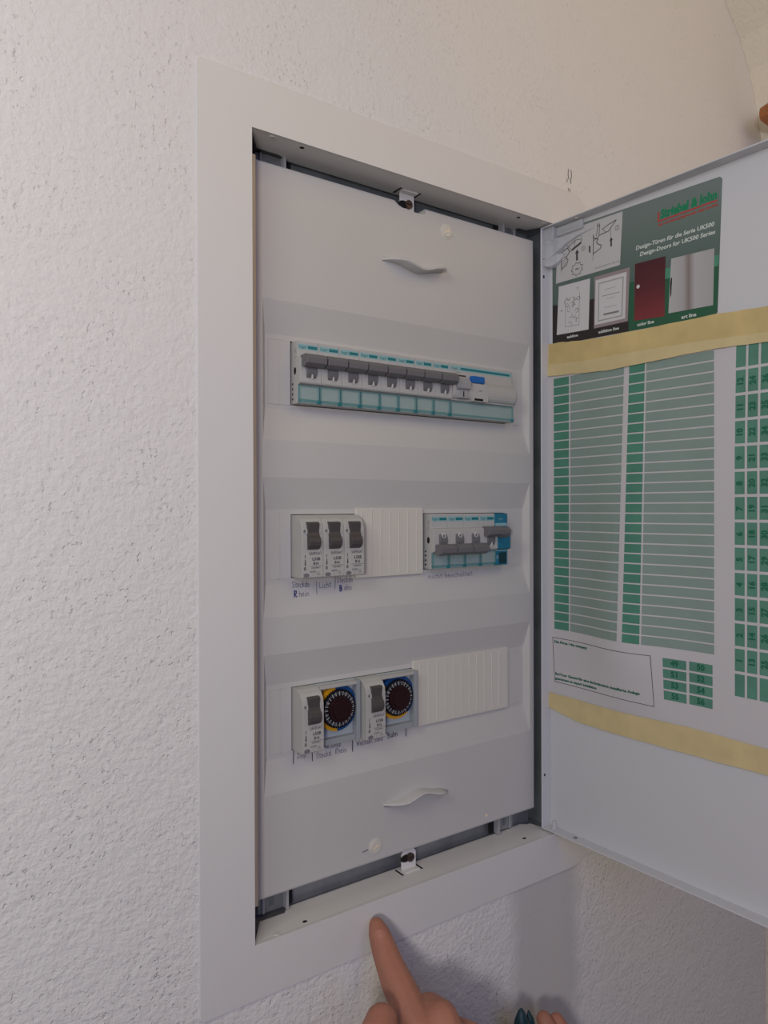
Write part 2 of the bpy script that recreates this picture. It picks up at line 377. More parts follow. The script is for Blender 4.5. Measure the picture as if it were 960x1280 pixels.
# wall box behind the frame
mb = MB(); bx0, bx1, bz0, bz1, by = HX0+.6, HX1-.6, HZ0+.6, HZ1-.6, 70
mb.box(bx0, bx1, by, by+1, bz0, bz1, 'dark_galv')
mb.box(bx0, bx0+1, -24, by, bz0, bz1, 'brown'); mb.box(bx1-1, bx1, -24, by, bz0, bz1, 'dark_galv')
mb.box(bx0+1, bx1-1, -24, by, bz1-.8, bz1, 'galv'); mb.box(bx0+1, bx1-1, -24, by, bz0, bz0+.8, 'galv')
mb.build('wall_box', cab)
# inner flange of the box that shows in the gaps around the cover, and corner brackets
mb = MB()
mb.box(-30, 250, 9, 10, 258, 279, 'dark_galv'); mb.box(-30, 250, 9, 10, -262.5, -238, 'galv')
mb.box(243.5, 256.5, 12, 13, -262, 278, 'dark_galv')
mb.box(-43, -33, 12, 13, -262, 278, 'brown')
mb.build('inner_flange', cab)
def bracket(x, z, s, flip):
    q = MB(); e = 1 if not flip else -1
    q.box(min(x, x+e*20), max(x, x+e*20), 4, 5, min(z, z+s*20), max(z, z+s*20), 'galv')
    q.box(min(x+e*20, x+e*22), max(x+e*20, x+e*22), -1, 6, min(z, z+s*20), max(z, z+s*20), 'lgrey')
    q.box(min(x+e*22, x+e*28), max(x+e*22, x+e*28), 5, 6, min(z, z+s*20), max(z, z+s*20), 'hole')
    q.box(min(x+e*3, x+e*5), max(x+e*3, x+e*5), 3, 4, min(z, z+s*20), max(z, z+s*20), 'lgrey')
    q.box(min(x+e*9, x+e*12), max(x+e*9, x+e*12), 3.2, 4, min(z, z+s*16), max(z, z+s*16), 'dark_galv')
    q.build('corner_bracket', cab, bevel=.3)
bracket(-25, 258, 1, False); bracket(-25, -240, -1, False); bracket(232, 262, 1, True); bracket(225, -240, -1, True)
# bent tabs with screws that hold the cover
for z, s in ((277.2, -1), (-261, 1)):
    q = MB(); ze = z+s*15.5
    pts = [(96.2, z), (96.2, ze-s*2.5), (98.5, ze), (108, ze), (110.3, ze-s*2.5), (110.3, z)]
    q.plate(pts, -2.6, -1.4, 'white_metal'); q.box(96.2, 110.3, -8, -1.6, min(z, z+s*1.2), max(z, z+s*1.2), 'white_metal')
    t = q.build('fixing_tab', cab, bevel=.4)
    q = MB(); zc = z+s*9.5
    q.plate([(100+4.2*math.cos(i*math.pi/8)*1.2, zc+3*math.sin(i*math.pi/8)) for i in range(16)], -2.9, -2.5, 'hole')
    q.disc(103.8, zc+.3, 3.4, -4.8, -2.7, 'screw', 16); q.box(101.4, 106.2, -4.95, -4.7, zc-.2, zc+.6, 'hole')
    q.build('screw', t)
    q = MB()
    for xa in (92.5, 111.6):
        q.plate([(xa, z+s*.25), (xa+1.4, z+s*.25), (xa+1.4, z-s*.0), (xa, z)], -8.5, 2, 'hole')
    q.build('slit', cab)

# cover plate: stepped plastic moulding
CX0, CX1, CZ0, CZ1 = -29.5, 243.4, -244.5, 268.0; yc = -6.0
ROWS = ((124.2, 0, 213.8), (0, 0, 212), (-124.2, 0, 213.5)); HS = 22.9
RX0, RX1 = -24.5, 237; IRX0, IRX1 = -20.5, 234.5
mb = MB()
def zquads(za, zb):
    mb.quad((CX0+2, yc, za), (CX1-2, yc, za), (CX1-2, yc, zb), (CX0+2, yc, zb), 'cover')
def holed(x0, x1, z0, z1, h, m, y):  # ring of a rect with rect hole
    a, b, c, d = h
    mb.quad((x0, y, z0), (x1, y, z0), (b, y, c), (a, y, c), m); mb.quad((a, y, d), (b, y, d), (x1, y, z1), (x0, y, z1), m)
    mb.quad((x0, y, z0), (a, y, c), (a, y, d), (x0, y, z1), m); mb.quad((b, y, c), (x1, y, z0), (x1, y, z1), (b, y, d), m)
edges = [CZ0+2]
for zc, sx0, sx1 in sorted(ROWS):
    z0, z1 = zc-49, zc+49; i0, i1 = zc-26.5, zc+26.5
    for xa, xb in ((CX0+2, RX0), (RX1, CX1-2)): mb.quad((xa, yc, z0), (xb, yc, z0), (xb, yc, z1), (xa, yc, z1), 'cover')
    # sloping flanks
    mb.quad((RX0, yc, z1), (RX1, yc, z1), (IRX1, 0, i1), (IRX0, 0, i1), 'cover')
    mb.quad((RX0, yc, z0), (IRX0, 0, i0), (IRX1, 0, i0), (RX1, yc, z0), 'cover')
    mb.quad((RX0, yc, z0), (RX0, yc, z1), (IRX0, 0, i1), (IRX0, 0, i0), 'cover')
    mb.quad((RX1, yc, z0), (IRX1, 0, i0), (IRX1, 0, i1), (RX1, yc, z1), 'cover')
    holed(IRX0, IRX1, i0, i1, (sx0, sx1, zc-HS, zc+HS), 'cover', 0)
    sx = [(sx0, 0, zc-HS), (sx1, 0, zc-HS), (sx1, 0, zc+HS), (sx0, 0, zc+HS)]
    for i in range(4):
        a, b = sx[i], sx[(i+1) % 4]; mb.quad(a, b, (b[0], 2.2, b[2]), (a[0], 2.2, a[2]), 'cover')
    zquads(edges[-1], z0); edges.append(z1)
# top field with notch, bottom field handled as first zquads; top field:
zt = CZ1-2; za = edges[-1]
def fan(pts): mb.add([(x, yc, z) for x, z in pts], [tuple(range(len(pts)))], 'cover')
fan([(CX0+2, za), (CX1-2, za), (CX1-2, zt), (120, zt), (119, zt-1), (118, zt-4), (110, zt-4.5), (96, zt-4.5), (89, zt), (CX0+2, zt)])
# bottom notch: overlay of dark is avoided, the bottom edge is cut by the wall of the rim below
fs_ = [(CX0, CZ0), (CX1, CZ0), (CX1, CZ1), (CX0, CZ1)]
def rim(pts_in, pts_out):
    n = len(pts_in)
    P = [(x, yc, z) for x, z in pts_in]; Q = [(x, yc+.6, z) for x, z in off2]; 
rimi = [(CX0+2, CZ0+2), (CX1-2, CZ0+2), (CX1-2, CZ1-2), (120, CZ1-2), (119, CZ1-3), (118, CZ1-6), (110, CZ1-6.5), (96, CZ1-6.5), (89, CZ1-2), (CX0+2, CZ1-2)]
rimo = [(CX0, CZ0), (CX1, CZ0), (CX1, CZ1), (120, CZ1), (119.6, CZ1-1), (118.6, CZ1-4.5), (110, CZ1-5), (95.5, CZ1-5), (88.5, CZ1), (CX0, CZ1)]
n = len(rimi)
A = [(x, yc, z) for x, z in rimi]; Bm = [(x*.65+a*.35, yc+.5, z*.65+b*.35) for (x, z), (a, b) in zip(rimo, rimi)]; Cc = [(x, yc+2, z) for x, z in rimo]; Dd = [(x, 6 if x < 0 else 4, z) for x, z in rimo]
for P, Q, mm in ((A, Bm, 'cover'), (Bm, Cc, 'cover'), (Cc, Dd, 'cream')):
    mb.add(P+Q, [(i, (i+1) % n, (i+1) % n+n, i+n) for i in range(n)], mm)
cover = mb.build('cover_plate', cab)
# yellowed side wall strip at the cover's left edge
mb = MB(); mb.box(CX0-9.5, CX0-2.9, -12.5, -2, CZ0+1, CZ1-1, 'yellowed'); mb.build('side_gasket', cab)
# knock-out strips beside the slots
for zc, a, b in [(124.2, -17.5, -.5), (0, -17.5, -.5), (-124.2, -17.5, -.5), (124.2, 217, 231.5), (0, 214.5, 231.5), (-124.2, 217, 231.5)]:
    q = MB(); q.box(a, b, -.25, .5, zc-23, zc+23, 'cover')
    x = a+8.4
    while x < b-2: q.box(x-.25, x+.25, -.45, .4, zc-23, zc+23, 'cover'); x += 8.7
    q.box(a-.3, a+.3, -.5, .4, zc-23, zc+23, 'cover'); q.box(a, b, -.45, .4, zc+22.6, zc+23.1, 'cover'); q.box(a, b, -.45, .4, zc-23.1, zc-22.6, 'cover')
    q.build('knockout_strip', cover)
# wavy finger grips
base = [(76, 217.6), (82, 218), (88.3, 217.8), (93, 217.2), (96.8, 216.0), (101, 214.9), (105, 214.0), (109, 213.5), (113, 213.8), (118, 215), (122.8, 216.6), (127, 217.3), (131.5, 217.9), (135, 219.5), (137.5, 221.5)]
dep = [.3, 5, 9, 11, 11.6, 11.4, 11, 10.4, 10, 10.2, 11, 11.4, 10, 7, .8]
for s, zc in ((1, 0), (-1, 1)):
    q = MB(); P = []
    for (x, z), d in zip(base, dep):
        if s < 0: z = -(z-217)*1.0-197-3.2*1
        P.append((x, z, d))
    th = 1.6
    vs = []
    for x, z, d in P:
        vs += [(x, yc+.5, z), (x, yc-d+.8, z+s*th*.3), (x, yc-d, z+s*th*.8), (x, yc-d+.9, z+s*th*1.6), (x, yc+.5, z+s*(th+1.5))]
    fs = []
    for i in range(len(P)-1):
        for k in range(4): fs.append((i*5+k, (i+1)*5+k, (i+1)*5+k+1, i*5+k+1))
    q.add(vs, fs, 'cover'); q.build('finger_grip', cover, smooth=True)
# quarter-turn locks
for x, z, a in ((140.9, 253.7, 20), (68.6, -232.1, 25)):
    q = MB(); q.disc(x, z, 6.2, yc-.5, yc+1, 'cream', 28); q.disc(x, z, 4.6, yc-1.3, yc, 'cream', 28)
    lk = q.build('quarter_turn_lock', cover, bevel=.3)
    q = MB(); ca, sa = math.cos(math.radians(a)), math.sin(math.radians(a))
    c = [(-2.6, -.7), (2.6, -.7), (2.6, .7), (-2.6, .7)]
    q.plate([(x+u*ca-v*sa, z+u*sa+v*ca) for u, v in c], yc-1.45, yc-1, 'yellowed')
    d = 1 if x > 100 else -1
    q.plate([(x+d*7, z-1.4), (x+d*12, z-1.8), (x+d*12, z-1.2), (x+d*7, z-.5)], yc-.2, yc+.2, 'cream' if d > 0 else 'ink')
    q.build('lock_slot', cab)
q = MB(); q.disc(183.8, -236.4, 1.4, yc-.15, yc+.3, 'yellowed', 12); q.build('moulded_hole', cab)
# pen notes on the cover
mb = MB()
def fc(x, z):     # follows the sloping flank below each slot
    d = min((abs(z-zc) for zc, _, _ in ROWS)); return (x, min(0, yc*(d-26.5)/22.5)-.14, z)
pen(mb, 'Steckdo', .5, -29.8, 2.5, fc, 'pen', wd=.45, sx=.85); pen(mb, 'R', 1, -36.5, 2.7, fc, 'penblue', wd=.95); pen(mb, 'hein', 5, -36.3, 2.4, fc, 'pen', wd=.42)
pen(mb, '|', 19.5, -33, 3.0, fc, 'pen', wd=.5); pen(mb, 'Licht', 22.5, -31.5, 2.5, fc, 'pen', wd=.42)
pen(mb, '|', 35.5, -30.2, 3.0, fc, 'pen', wd=.5); pen(mb, 'Steckdo', 38, -28.4, 2.4, fc, 'pen', wd=.42, sx=.9); pen(mb, 'B', 39.5, -34.6, 2.5, fc, 'penblue', wd=.95); pen(mb, 'ahn', 43.5, -34.4, 2.4, fc, 'pen', wd=.42)
pen(mb, 'nicht beschaltet', 125, -30.5, 2.3, fc, 'pen', wd=.42, sx=1.55)
z3 = -124.2
pen(mb, '|', .2, z3-29.5, 2.9, fc, 'pend', wd=.6); pen(mb, 'Zirp', 4, z3-29.5, 2.2, fc, 'pen', wd=.42); pen(mb, '|', 15.8, z3-30.8, 2.3, fc, 'pend', wd=.7)
pen(mb, 'heizungsp.', 28, z3-27.2, 2.0, fc, 'pen', wd=.36, sx=.85); pen(mb, 'Steckd.  Rhein', 19.5, z3-32.2, 2.2, fc, 'pen', wd=.42)
pen(mb, '|', 50.5, z3-30, 3.0, fc, 'pend', wd=.8); pen(mb, 'Wechsel Sued', 55, z3-29.8, 2.3, fc, 'pen', wd=.42, sx=.95); pen(mb, 'Bahn', 84, z3-29.2, 2.5, fc, 'pend', wd=.5)
pen(mb, '|', 101.5, z3-28.5, 2.6, fc, 'pend', wd=.7)
mb.build('pen_notes', cab, stuff=True)

# ------------------------------------------------------------------ new breakers (top row and right of middle row)
def fx(y): return lambda x, z: (x, y, z)
TOPP = [(30, -22.3), (-7.6, -22.3), (-8, -21.8), (-8, -9.2), (-11.3, -8.3), (-12, -7.2), (-12, 9.2), (-11, 10.2), (-8.2, 11), (-8, 21.8), (-7.4, 22.4), (30, 22.4)]
def shift(p, zc): return [(y, z+zc) for y, z in p]
def lever(mbx, x0, x1, zc, up, bar0, bar1, m='grey', barm=None):
    s = 1 if up else -1; barm = barm or m
    # barrel: cylinder about x
    n = 20; r = 8.6; cy, cz = -5.2, zc+.8
    mbx.prof([(cy-r*math.cos(math.radians(a)), cz+r*math.sin(math.radians(a))) for a in range(-75, 80, 10)], x0, x1, m)
    c = zc+.8+s*6.6 if up else zc-6.4
    hexp = [(-10, c-3.6), (-15.5, c-4.6), (-20, c-2.4), (-20.6, c+1.5), (-17.5, c+4.4), (-10, c+4.2)]
    mbx.prof(hexp, bar0, bar1, barm)
def new_breaker(x, zc, up, label, group, first_bar=True):
    t = thing('circuit_breaker', (x, 0, zc-22.5), label, 'circuit breaker', group)
    q = MB(); q.prof(shift(TOPP, zc), x+.12, x+17.4, 'body')
    # side shoulders of the lever housing
    b = q.build('housing', t, bevel=.25)
    q = MB(); F = fx(-8.12)
    q.quad(F(x+.6, zc+15.0), F(x+16.9, zc+15.0), F(x+16.9, zc+20.6), F(x+.6, zc+20.6), 'body')
    q.quad((x+.6, -8.16, zc+16.2), (x+16.9, -8.16, zc+16.2), (x+16.9, -8.16, zc+20.2), (x+.6, -8.16, zc+20.2), 'tealpale')
    G = fx(-8.24)
    q.quad(G(x+8.6, zc+17.1), G(x+16.2, zc+17.1), G(x+16.2, zc+19.2), G(x+8.6, zc+19.2), 'teal')
    text(q, 'hager', 'teal', x+4.6, zc+18.2, 3.1, G, width=6.4)
    text(q, 'MBN116', 'ink', x+4.5, zc+14.4, 1.3, F, width=5); text(q, 'B16', 'ink', x+12, zc+14.4, 1.4, F)
    if not up: text(q, '6000', 'ink', x+4.5, zc+12.6, 1.2, F, width=4)
    q.build('front_label', t, stuff=True)
    q = MB(); lever(q, x+5.2, x+13.2, zc, up, x+.7 if not first_bar else x+1.4, x+17.7)
    lv = q.build('lever', t, bevel=.35)
    q = MB()
    s = -4.2 if up else 4.6
    yq = -13.75
    if up: q.box(x+8.9, x+9.6, yq-.15, yq+1.5, zc+.8+s-1.6, zc+.8+s+1.4, 'white')
    else:
        q.disc(x+9.2, zc+s, 1.9, -13.5, -11.6, 'white', 16, r0=1.3)
    q.build('lever_mark', lv)
    # clear flap over the lower terminals
    q = MB(); q.box(x+.5, x+17.1, -9.6, -8.9, zc-22, zc-9.8, 'flap')
    q.box(x+.4, x+1.2, -9.9, -8.1, zc-22, zc-9.6, 'flap_edge'); q.box(x+16.4, x+17.2, -9.9, -8.1, zc-22, zc-9.6, 'flap_edge')
    q.box(x+.5, x+17.1, -9.9, -8.1, zc-21.2, zc-19.2, 'flap_edge'); q.box(x+.5, x+17.1, -10, -9.4, zc-10.3, zc-9.5, 'flap_edge')
    q.box(x+15.2, x+18.0, -10.3, -8.1, zc-21.8, zc-19.6, 'teal')
    q.build('terminal_flap', t, bevel=.15)
    q = MB()   # dark recesses in the left flank
    sx = x+.1
    def sd(cy, cz, ry, rz, m):
        q.add([(sx-.06, cy+ry*math.cos(i*math.pi/8), cz+rz*math.sin(i*math.pi/8)) for i in range(16)], [tuple(range(16))], m)
    sd(-4.6, zc+1.0, 1.7, 2.7, 'hole'); sd(-5, zc+15.5, .8, 1.8, 'lgrey'); sd(-4.6, zc+11, .6, 1.0, 'lgrey')
    for dz in (-8, -11.5, -15.3, -18.8): sd(-1.0, zc+dz, 1.0, .8, 'hole')
    q.build('flank_recess', t, stuff=True)
    return t
ordn = ['leftmost of the eight in the top row', 'second from the left in the top row', 'third from the left in the top row', 'fourth from the left in the top row', 'fifth from the left in the top row', 'sixth from the left in the top row', 'seventh from the left in the top row', 'eighth in the top row, against the residual current switch']
P1 = 17.55; x1 = 1.3
b0 = new_breaker(x1, 124.2, True, 'white breaker with raised grey lever, '+ordn[0], 'breakers with raised levers in the top row')
for i in range(1, 8): copy_tree(b0, (P1*i, 0, 0), 'white breaker with raised grey lever, '+ordn[i])
xm = 122.2
c0 = new_breaker(xm, 0, False, 'white breaker with lowered grey lever, leftmost of the blue-ended middle-row group', 'breakers with lowered levers in the middle row')
copy_tree(c0, (17.5, 0, 0), 'white breaker with lowered grey lever, second in the blue-ended middle-row group')
copy_tree(c0, (35, 0, 0), 'white breaker with lowered grey lever, third in the blue-ended middle-row group')
c3 = new_breaker(xm+52.5, 0, True, 'white breaker with raised grey lever directly beside the blue auxiliary module', None)

# residual current switch, four modules wide
xr = x1+P1*8+.1; zc = 124.2; xe = 213.2
t = thing('residual_current_switch', (xr, 0, zc-22.5), 'wide white switch with blue test button at right end of top row', 'circuit breaker')
RP = [(30, -22.3), (-7.6, -22.3), (-8, -21.8), (-8, -9.2), (-10, -8.6)]+[(-9.5-4.0*math.cos(math.radians(a)), 0+7.6*math.sin(math.radians(a))) for a in range(-80, 81, 20)]+[(-9, 8.6), (-8.2, 10), (-8, 21.8), (-7.4, 22.4), (30, 22.4)]
q = MB(); q.prof(shift(RP, zc), xr, xe, 'body_old'); q.build('housing', t, bevel=.3)
q = MB(); F = fx(-8.15); G = fx(-8.25)
q.quad(F(xr+.5, zc+16.4), F(xe-.6, zc+16.4), F(xe-.6, zc+20.6), F(xr+.5, zc+20.6), 'tealpale')
q.quad(G(xr+12, zc+17.4), G(xe-3, zc+17.4), G(xe-3, zc+19.2), G(xr+12, zc+19.2), 'teal'); text(q, 'hager', 'ink', xr+6, zc+18.2, 3, G, width=7)
q.quad(G(xr+7, zc+11.9), G(xr+18, zc+11.9), G(xr+18, zc+13.2), G(xr+7, zc+13.2), 'screw'); text(q, 'CDA440D', 'ink', xr+9, zc+15, 1.3, G)
q.build('front_label', t, stuff=True)
q = MB(); q.prof([(-8, zc+9.8), (-13, zc+10.4), (-16.5, zc+6), (-16, zc+1), (-13.4, zc-.6), (-8, zc-.6)], xr+3, xr+17, 'lgrey')
q.prof([(-8, zc), (-13.9, zc), (-13.9, zc-6.8), (-8, zc-7.4)], xr+5, xr+16, 'lgrey'); lv = q.build('lever', t, bevel=.5)
q = MB(); q.box(xr+10, xr+11, -14.1, -13.6, zc-5.8, zc-1.2, 'hole'); q.build('lever_mark', lv)
q = MB(); q.box(xr+22, xr+36, -12, -7, zc+7.4, zc+13.2, 'blue'); q.build('test_button', t, bevel=.8)
q = MB(); q.box(xr+20.5, xr+38, -13.6, -8, zc-8.3, zc+6.2, 'body_old'); q.box(xr+22.6, xr+32, -13.9, -13.4, zc-7.7, zc-5.9, 'hole'); text(q, 'I 40A', 'ink', xr+29, zc+.6, 2.2, fx(-13.75)); q.build('display_window', t, bevel=.25)
q = MB(); q.box(xr+.5, xe-.4, -9.6, -8.9, zc-22, zc-9.8, 'flap')
q.box(xr+.4, xr+1.2, -9.9, -8.1, zc-22, zc-9.6, 'flap_edge'); q.box(xe-1.2, xe-.4, -9.9, -8.1, zc-22, zc-9.6, 'flap_edge'); q.box(xe-2.6, xe-.2, -10.2, -8.1, zc-21.8, zc-19.6, 'teal')
q.box(xr+.5, xe-.4, -9.9, -8.1, zc-21.0, zc-19.6, 'flap_edge'); q.box(xr+.5, xe-.4, -10, -9.4, zc-10.3, zc-9.5, 'flap_edge'); q.build('terminal_flap', t, bevel=.15)

# blue auxiliary module
xa = xm+70.1; xb = xa+15
t = thing('auxiliary_module', (xa, 0, -22.5), 'blue module at the right end of the middle row', 'switch module')
q = MB(); q.prof([(30, -22.3), (-7.6, -22.3), (-8, -21.8), (-8, -9.2), (-11.3, -8.3), (-12, -7.2), (-12, 8.8), (-11, 9.8), (-8, 10.6), (-8, 22.4), (30, 22.4)], xa, xb, 'aux'); q.build('housing', t, bevel=.4)
q = MB(); q.box(xa+.8, xb-.8, -8.3, -7.8, 11.6, 14, 'tealpale'); q.box(xa+.5, xb-.5, -8.5, -7.8, -10.2, -9.2, 'tealpale'); q.box(xa+5, xb-1.5, -8.4, -7.8, -21, -11.5, 'sleeve')
text(q, '0', 'white', xa+3.0, -15.5, 4, fx(-8.2)); text(q, 'hager', 'tealpale', xa+7, 17.8, 2.6, fx(-8.2)); text(q, 'MZ201', 'tealpale', xa+7, 3, 2, fx(-12.2)); q.build('front_label', t, stuff=True)
q = MB(); q.prof([(-11, 2.5), (-15.5, 1.8), (-19.4, 5), (-19.8, 8), (-17, 11), (-11, 11)], xa-.1, xa+8.5, 'grey'); q.build('lever', t, bevel=.4)

# ------------------------------------------------------------------ older rocker breakers
OP = [(30, -22.3), (-14.4, -22.3), (-15, -21.6), (-15.2, 0), (-15, 11), (-14.2, 15.5), (-11.5, 19.5), (-7, 22), (-3, 22.4), (30, 22.4)]
def old_breaker(x, zc, label, group):
    t = thing('rocker_breaker', (x, 0, zc-22.5), label, 'circuit breaker', group)
    q = MB(); q.prof(shift(OP, zc), x+.12, x+17.4, 'body_old'); q.build('housing', t, bevel=.3)
    q = MB()
    R_ = [(-9, 17.4), (-15.2, 17.6), (-16.4, 16.6), (-16.0, 13), (-15.9, 10), (-16.6, 7.8), (-18.0, 6.2), (-18.8, 3.6), (-18.5, 1.0), (-17.2, -1.2), (-15.0, -2.2), (-9, -2)]
    q.prof(shift(R_, zc), x+4.4, x+13.8, 'rocker'); q.build('rocker', t, bevel=.5)
    q = MB(); F = fx(-15.32)
    text(q, 'SAFENAT', 'inkd', x+11, zc-5.0, 2.9, F, width=10.2); text(q, 'L5SB', 'inkd', x+11.6, zc-8.9, 3.0, F, width=6.4, bold=.02); text(q, 'B16', 'inkd', x+11.4, zc-12.0, 2.7, F, width=4.2, bold=.02)
    q.quad(F(x+6, zc-13.7), F(x+16.6, zc-13.7), F(x+16.6, zc-13.95), F(x+6, zc-13.95), 'ink'); text(q, '230/400V~', 'inkd', x+11.4, zc-15.1, 1.7, F, width=7.6)
    text(q, '6000', 'ink', x+9, zc-17.8, 2.2, F, width=5); text(q, '3', 'ink', x+9, zc-20, 1.8, F)
    q.add([F(x+13.4+1.9*math.cos(a), zc-19.2+1.9*math.sin(a)) for a in (math.pi/2, math.pi*7/6, math.pi*11/6)], [(0, 1, 2)], 'lgrey')
    line(q, [(x+2.6, zc-5.8), (x+2.6, zc-8)], .4, 'inkd', F); line(q, [(x+2.7, zc-9.2), (x+2.7, zc-11)], .55, 'inkd', F); line(q, [(x+2.7, zc-11.2), (x+2.7, zc-13)], .85, 'inkd', F)
    text(q, '0', 'inkd', x+2.5, zc-15.6, 3.4, F, bold=.02)
    q.add([(x+3.6+2.4*math.cos(i*math.pi/8), -15.3, zc-20.2+1.4*math.sin(i*math.pi/8)) for i in range(16)], [tuple(range(16))], 'ink')
    q.build('front_print', t, stuff=True)
    q = MB(); q.prof([(-16.0, zc+9), (-16.0, zc+12), (-12, zc+13), (-12, zc+8)], x+3.2, x+4.3, 'body_old'); q.prof([(-16.0, zc+9), (-16.0, zc+12), (-12, zc+13), (-12, zc+8)], x+13.9, x+15, 'body_old')
    q.add([(x+2.2+.9*math.cos(i*math.pi/5), -15.34, zc+11+1.2*math.sin(i*math.pi/5)) for i in range(10)], [tuple(range(10))], 'ink'); q.build('rocker_bearing', t, bevel=.2)
    return t
r0 = old_breaker(.6, 0, 'old rocker breaker over the blue R, leftmost of three in middle row', 'rocker breakers in the middle row')
copy_tree(r0, (17.6, 0, 0), 'old rocker breaker with brown-grey rocker, centre one of three in middle row')
copy_tree(r0, (35.2, 0, 0), 'old rocker breaker touching the long cream blanking strip in the middle row')
copy_tree(r0, (.1, 0, -124.2), 'old rocker breaker at the left end of the bottom row')['group'] = 'rocker breakers in the bottom row'
copy_tree(r0, (54.2, 0, -124.2), 'old rocker breaker between the two dial timers in the bottom row')['group'] = 'rocker breakers in the bottom row'

# dial timers
def timer(x, zc, split, label):
    t = thing('dial_timer', (x, 0, zc-22.5), label, 'timer', 'dial timers in the bottom row')
    wv = 35.2
    q = MB(); q.box(x+.2, x+wv, -2.5, 30, zc-22.3, zc+22.4, 'inner')
    q.box(x+wv-3.4, x+wv, -9, -2.5, zc-22.3, zc+22.2, 'frost'); q.box(x+.2, x+wv-3.4, -9, -2.5, zc+19.6, zc+22.2, 'body_old'); q.box(x+.2, x+wv-3.4, -7.5, -2.5, zc-22.3, zc-18.0, 'frost')
    q.build('housing', t, bevel=.4)
    cx, cz = x+16.6, zc+3.6
    q = MB(); q.disc(cx, cz, 16.9, -6.5, -2.4, 'dialb', 26, r0=6, a0=split-190, a1=split); q.disc(cx, cz, 16.9, -6.5, -2.4, 'dialy', 24, r0=6, a0=split, a1=split+170)
    q.build('trip_ring', t)
    q = MB(); nT = 48
    pts = []
    for i in range(nT*2):
        rr_ = 14.4 if i % 2 else 13.4; a = math.pi*i/nT; pts.append((cx+rr_*math.cos(a), cz+rr_*math.sin(a)))
    q.plate(pts, -9, -5, 'dialk')
    ringo = q.build('tooth_ring', t)
    q = MB()
    for i in range(24):
        a = 2*math.pi*i/24; c, s = math.cos(a), math.sin(a)
        line(q, [(cx+10.2*c, cz+10.2*s), (cx+(12.6)*c, cz+(12.6)*s)], .7 if i % 2 else .95, 'lgrey', fx(-9.1))
        a += math.pi/24; c, s = math.cos(a), math.sin(a); line(q, [(cx+11.6*c, cz+11.6*s), (cx+(12.5)*c, cz+(12.5)*s)], .35, 'lgrey', fx(-9.1))
    for i, s_ in enumerate(('3', '6', '9', '12', '15', '18', '21', '24')):
        a = math.radians(200-45*i); text(q, s_, 'lgrey', cx+11.2*math.cos(a), cz+11.2*math.sin(a), 2.6, fx(-9.15), rot=math.degrees(a)-90)
    q.build('hour_marks', ringo, stuff=True)
    q = MB(); q.disc(cx, cz, 9.6, -11.5, -8, 'dialc', 32); q.disc(cx, cz, 7.2, -12.4, -11, 'dialc', 32); q.build('centre_knob', t, bevel=.4)
    q = MB(); q.box(x+.5, x+2.2, -9, -2.5, zc-19.5, zc-14.5, 'dialk'); q.box(x+.5, x+2.0, -8, -2.5, zc-12, zc-9.6, 'dialk'); q.build('side_slider', t, bevel=.2)
    return t
timer(18.4, -124.2, 98, 'day-and-night dial timer with yellow and blue ring beside the first bottom-row breaker')
timer(72.4, -124.2, 138, 'dial timer with mostly blue ring next to the wide cream blanking strip')

# blanking strips of scored cream plastic
def blank(x0, x1, z0, z1, label, step, first):
    t = thing('blanking_strip', (x0, 0, z0), label, 'blanking strip')
    q = MB(); q.box(x0, x1, -2.6, -.05, z0, z1, 'cream'); q.build('plate', t, bevel=.6)
    x = x0+first; k = 0
    while x < x1-2:
        q = MB(); q.box(x-.45, x+.45, -3.05, -2.4, z0+2, z1-2, 'cream'); o = q.build('score_rib', t, bevel=.2); x += step; k += 1
    return t
blank(53.9, 118.6, -26, 27.2, 'cream ribbed blanking strip between the two breaker groups of the middle row', 8.75, 5.5)
blank(108.0, 213.2, -124.2-24.8, -124.2+28.4, 'wide cream ribbed blanking strip filling the right of the bottom row', 8.75, 7)

# ------------------------------------------------------------------ door leaf (opened square to the wall)
DX, DY = 253.3, -13.8; ang = .0417; dl = math.hypot(1, ang)
def dp(u, v, b=0.0):    # u from the hinge edge outwards, v up, b off the inner face towards the room's left
    return (DX+u*ang/dl-b/dl, DY-u/dl-b*ang/dl, v)
DV0, DV1, DW = -259.4, 276.2, 292
door = thing('cabinet_door', (DX, DY, DV0), 'white sheet metal cabinet door standing open at right with folded edges', 'cabinet door')
def dbox(q, u0, u1, v0, v1, b0, b1, m):
    v = [dp(u, vv, b) for u in (u0, u1) for b in (b0, b1) for vv in (v0, v1)]
    q.add(v, [(0, 1, 3, 2), (4, 6, 7, 5), (0, 4, 5, 1), (2, 3, 7, 6), (0, 2, 6, 4), (1, 5, 7, 3)], m)
q = MB(); dbox(q, 0, DW, DV0, DV1, -1.2, 0, 'door_metal'); q.build('panel', door, bevel=.4)
q = MB(); dbox(q, 0, 1.2, DV0, DV1, 0, 10.8, 'door_metal'); q.build('hinge_flange', door, bevel=.5)
q = MB(); dbox(q, 1.2, DW, DV1-1.2, DV1, 0, 10.8, 'door_metal'); q.build('top_flange', door, bevel=.5)
q = MB(); dbox(q, 1.2, DW, DV0, DV0+1.2, 0, 10.8, 'door_metal'); q.build('bottom_flange', door, bevel=.5)
q = MB(); dbox(q, DW-1.2, DW, DV0+1.2, DV1-1.2, 0, 10.8, 'door_metal'); q.build('free_flange', door, bevel=.5)
for vv, hh in ((233.2, 2.6), (-212.1, 2.2)):
    q = MB(); dbox(q, -.15, 1.3, vv-hh/2, vv+hh/2, 6.6, 8.4, 'hole'); q.build('flange_hole', door)
q = MB()
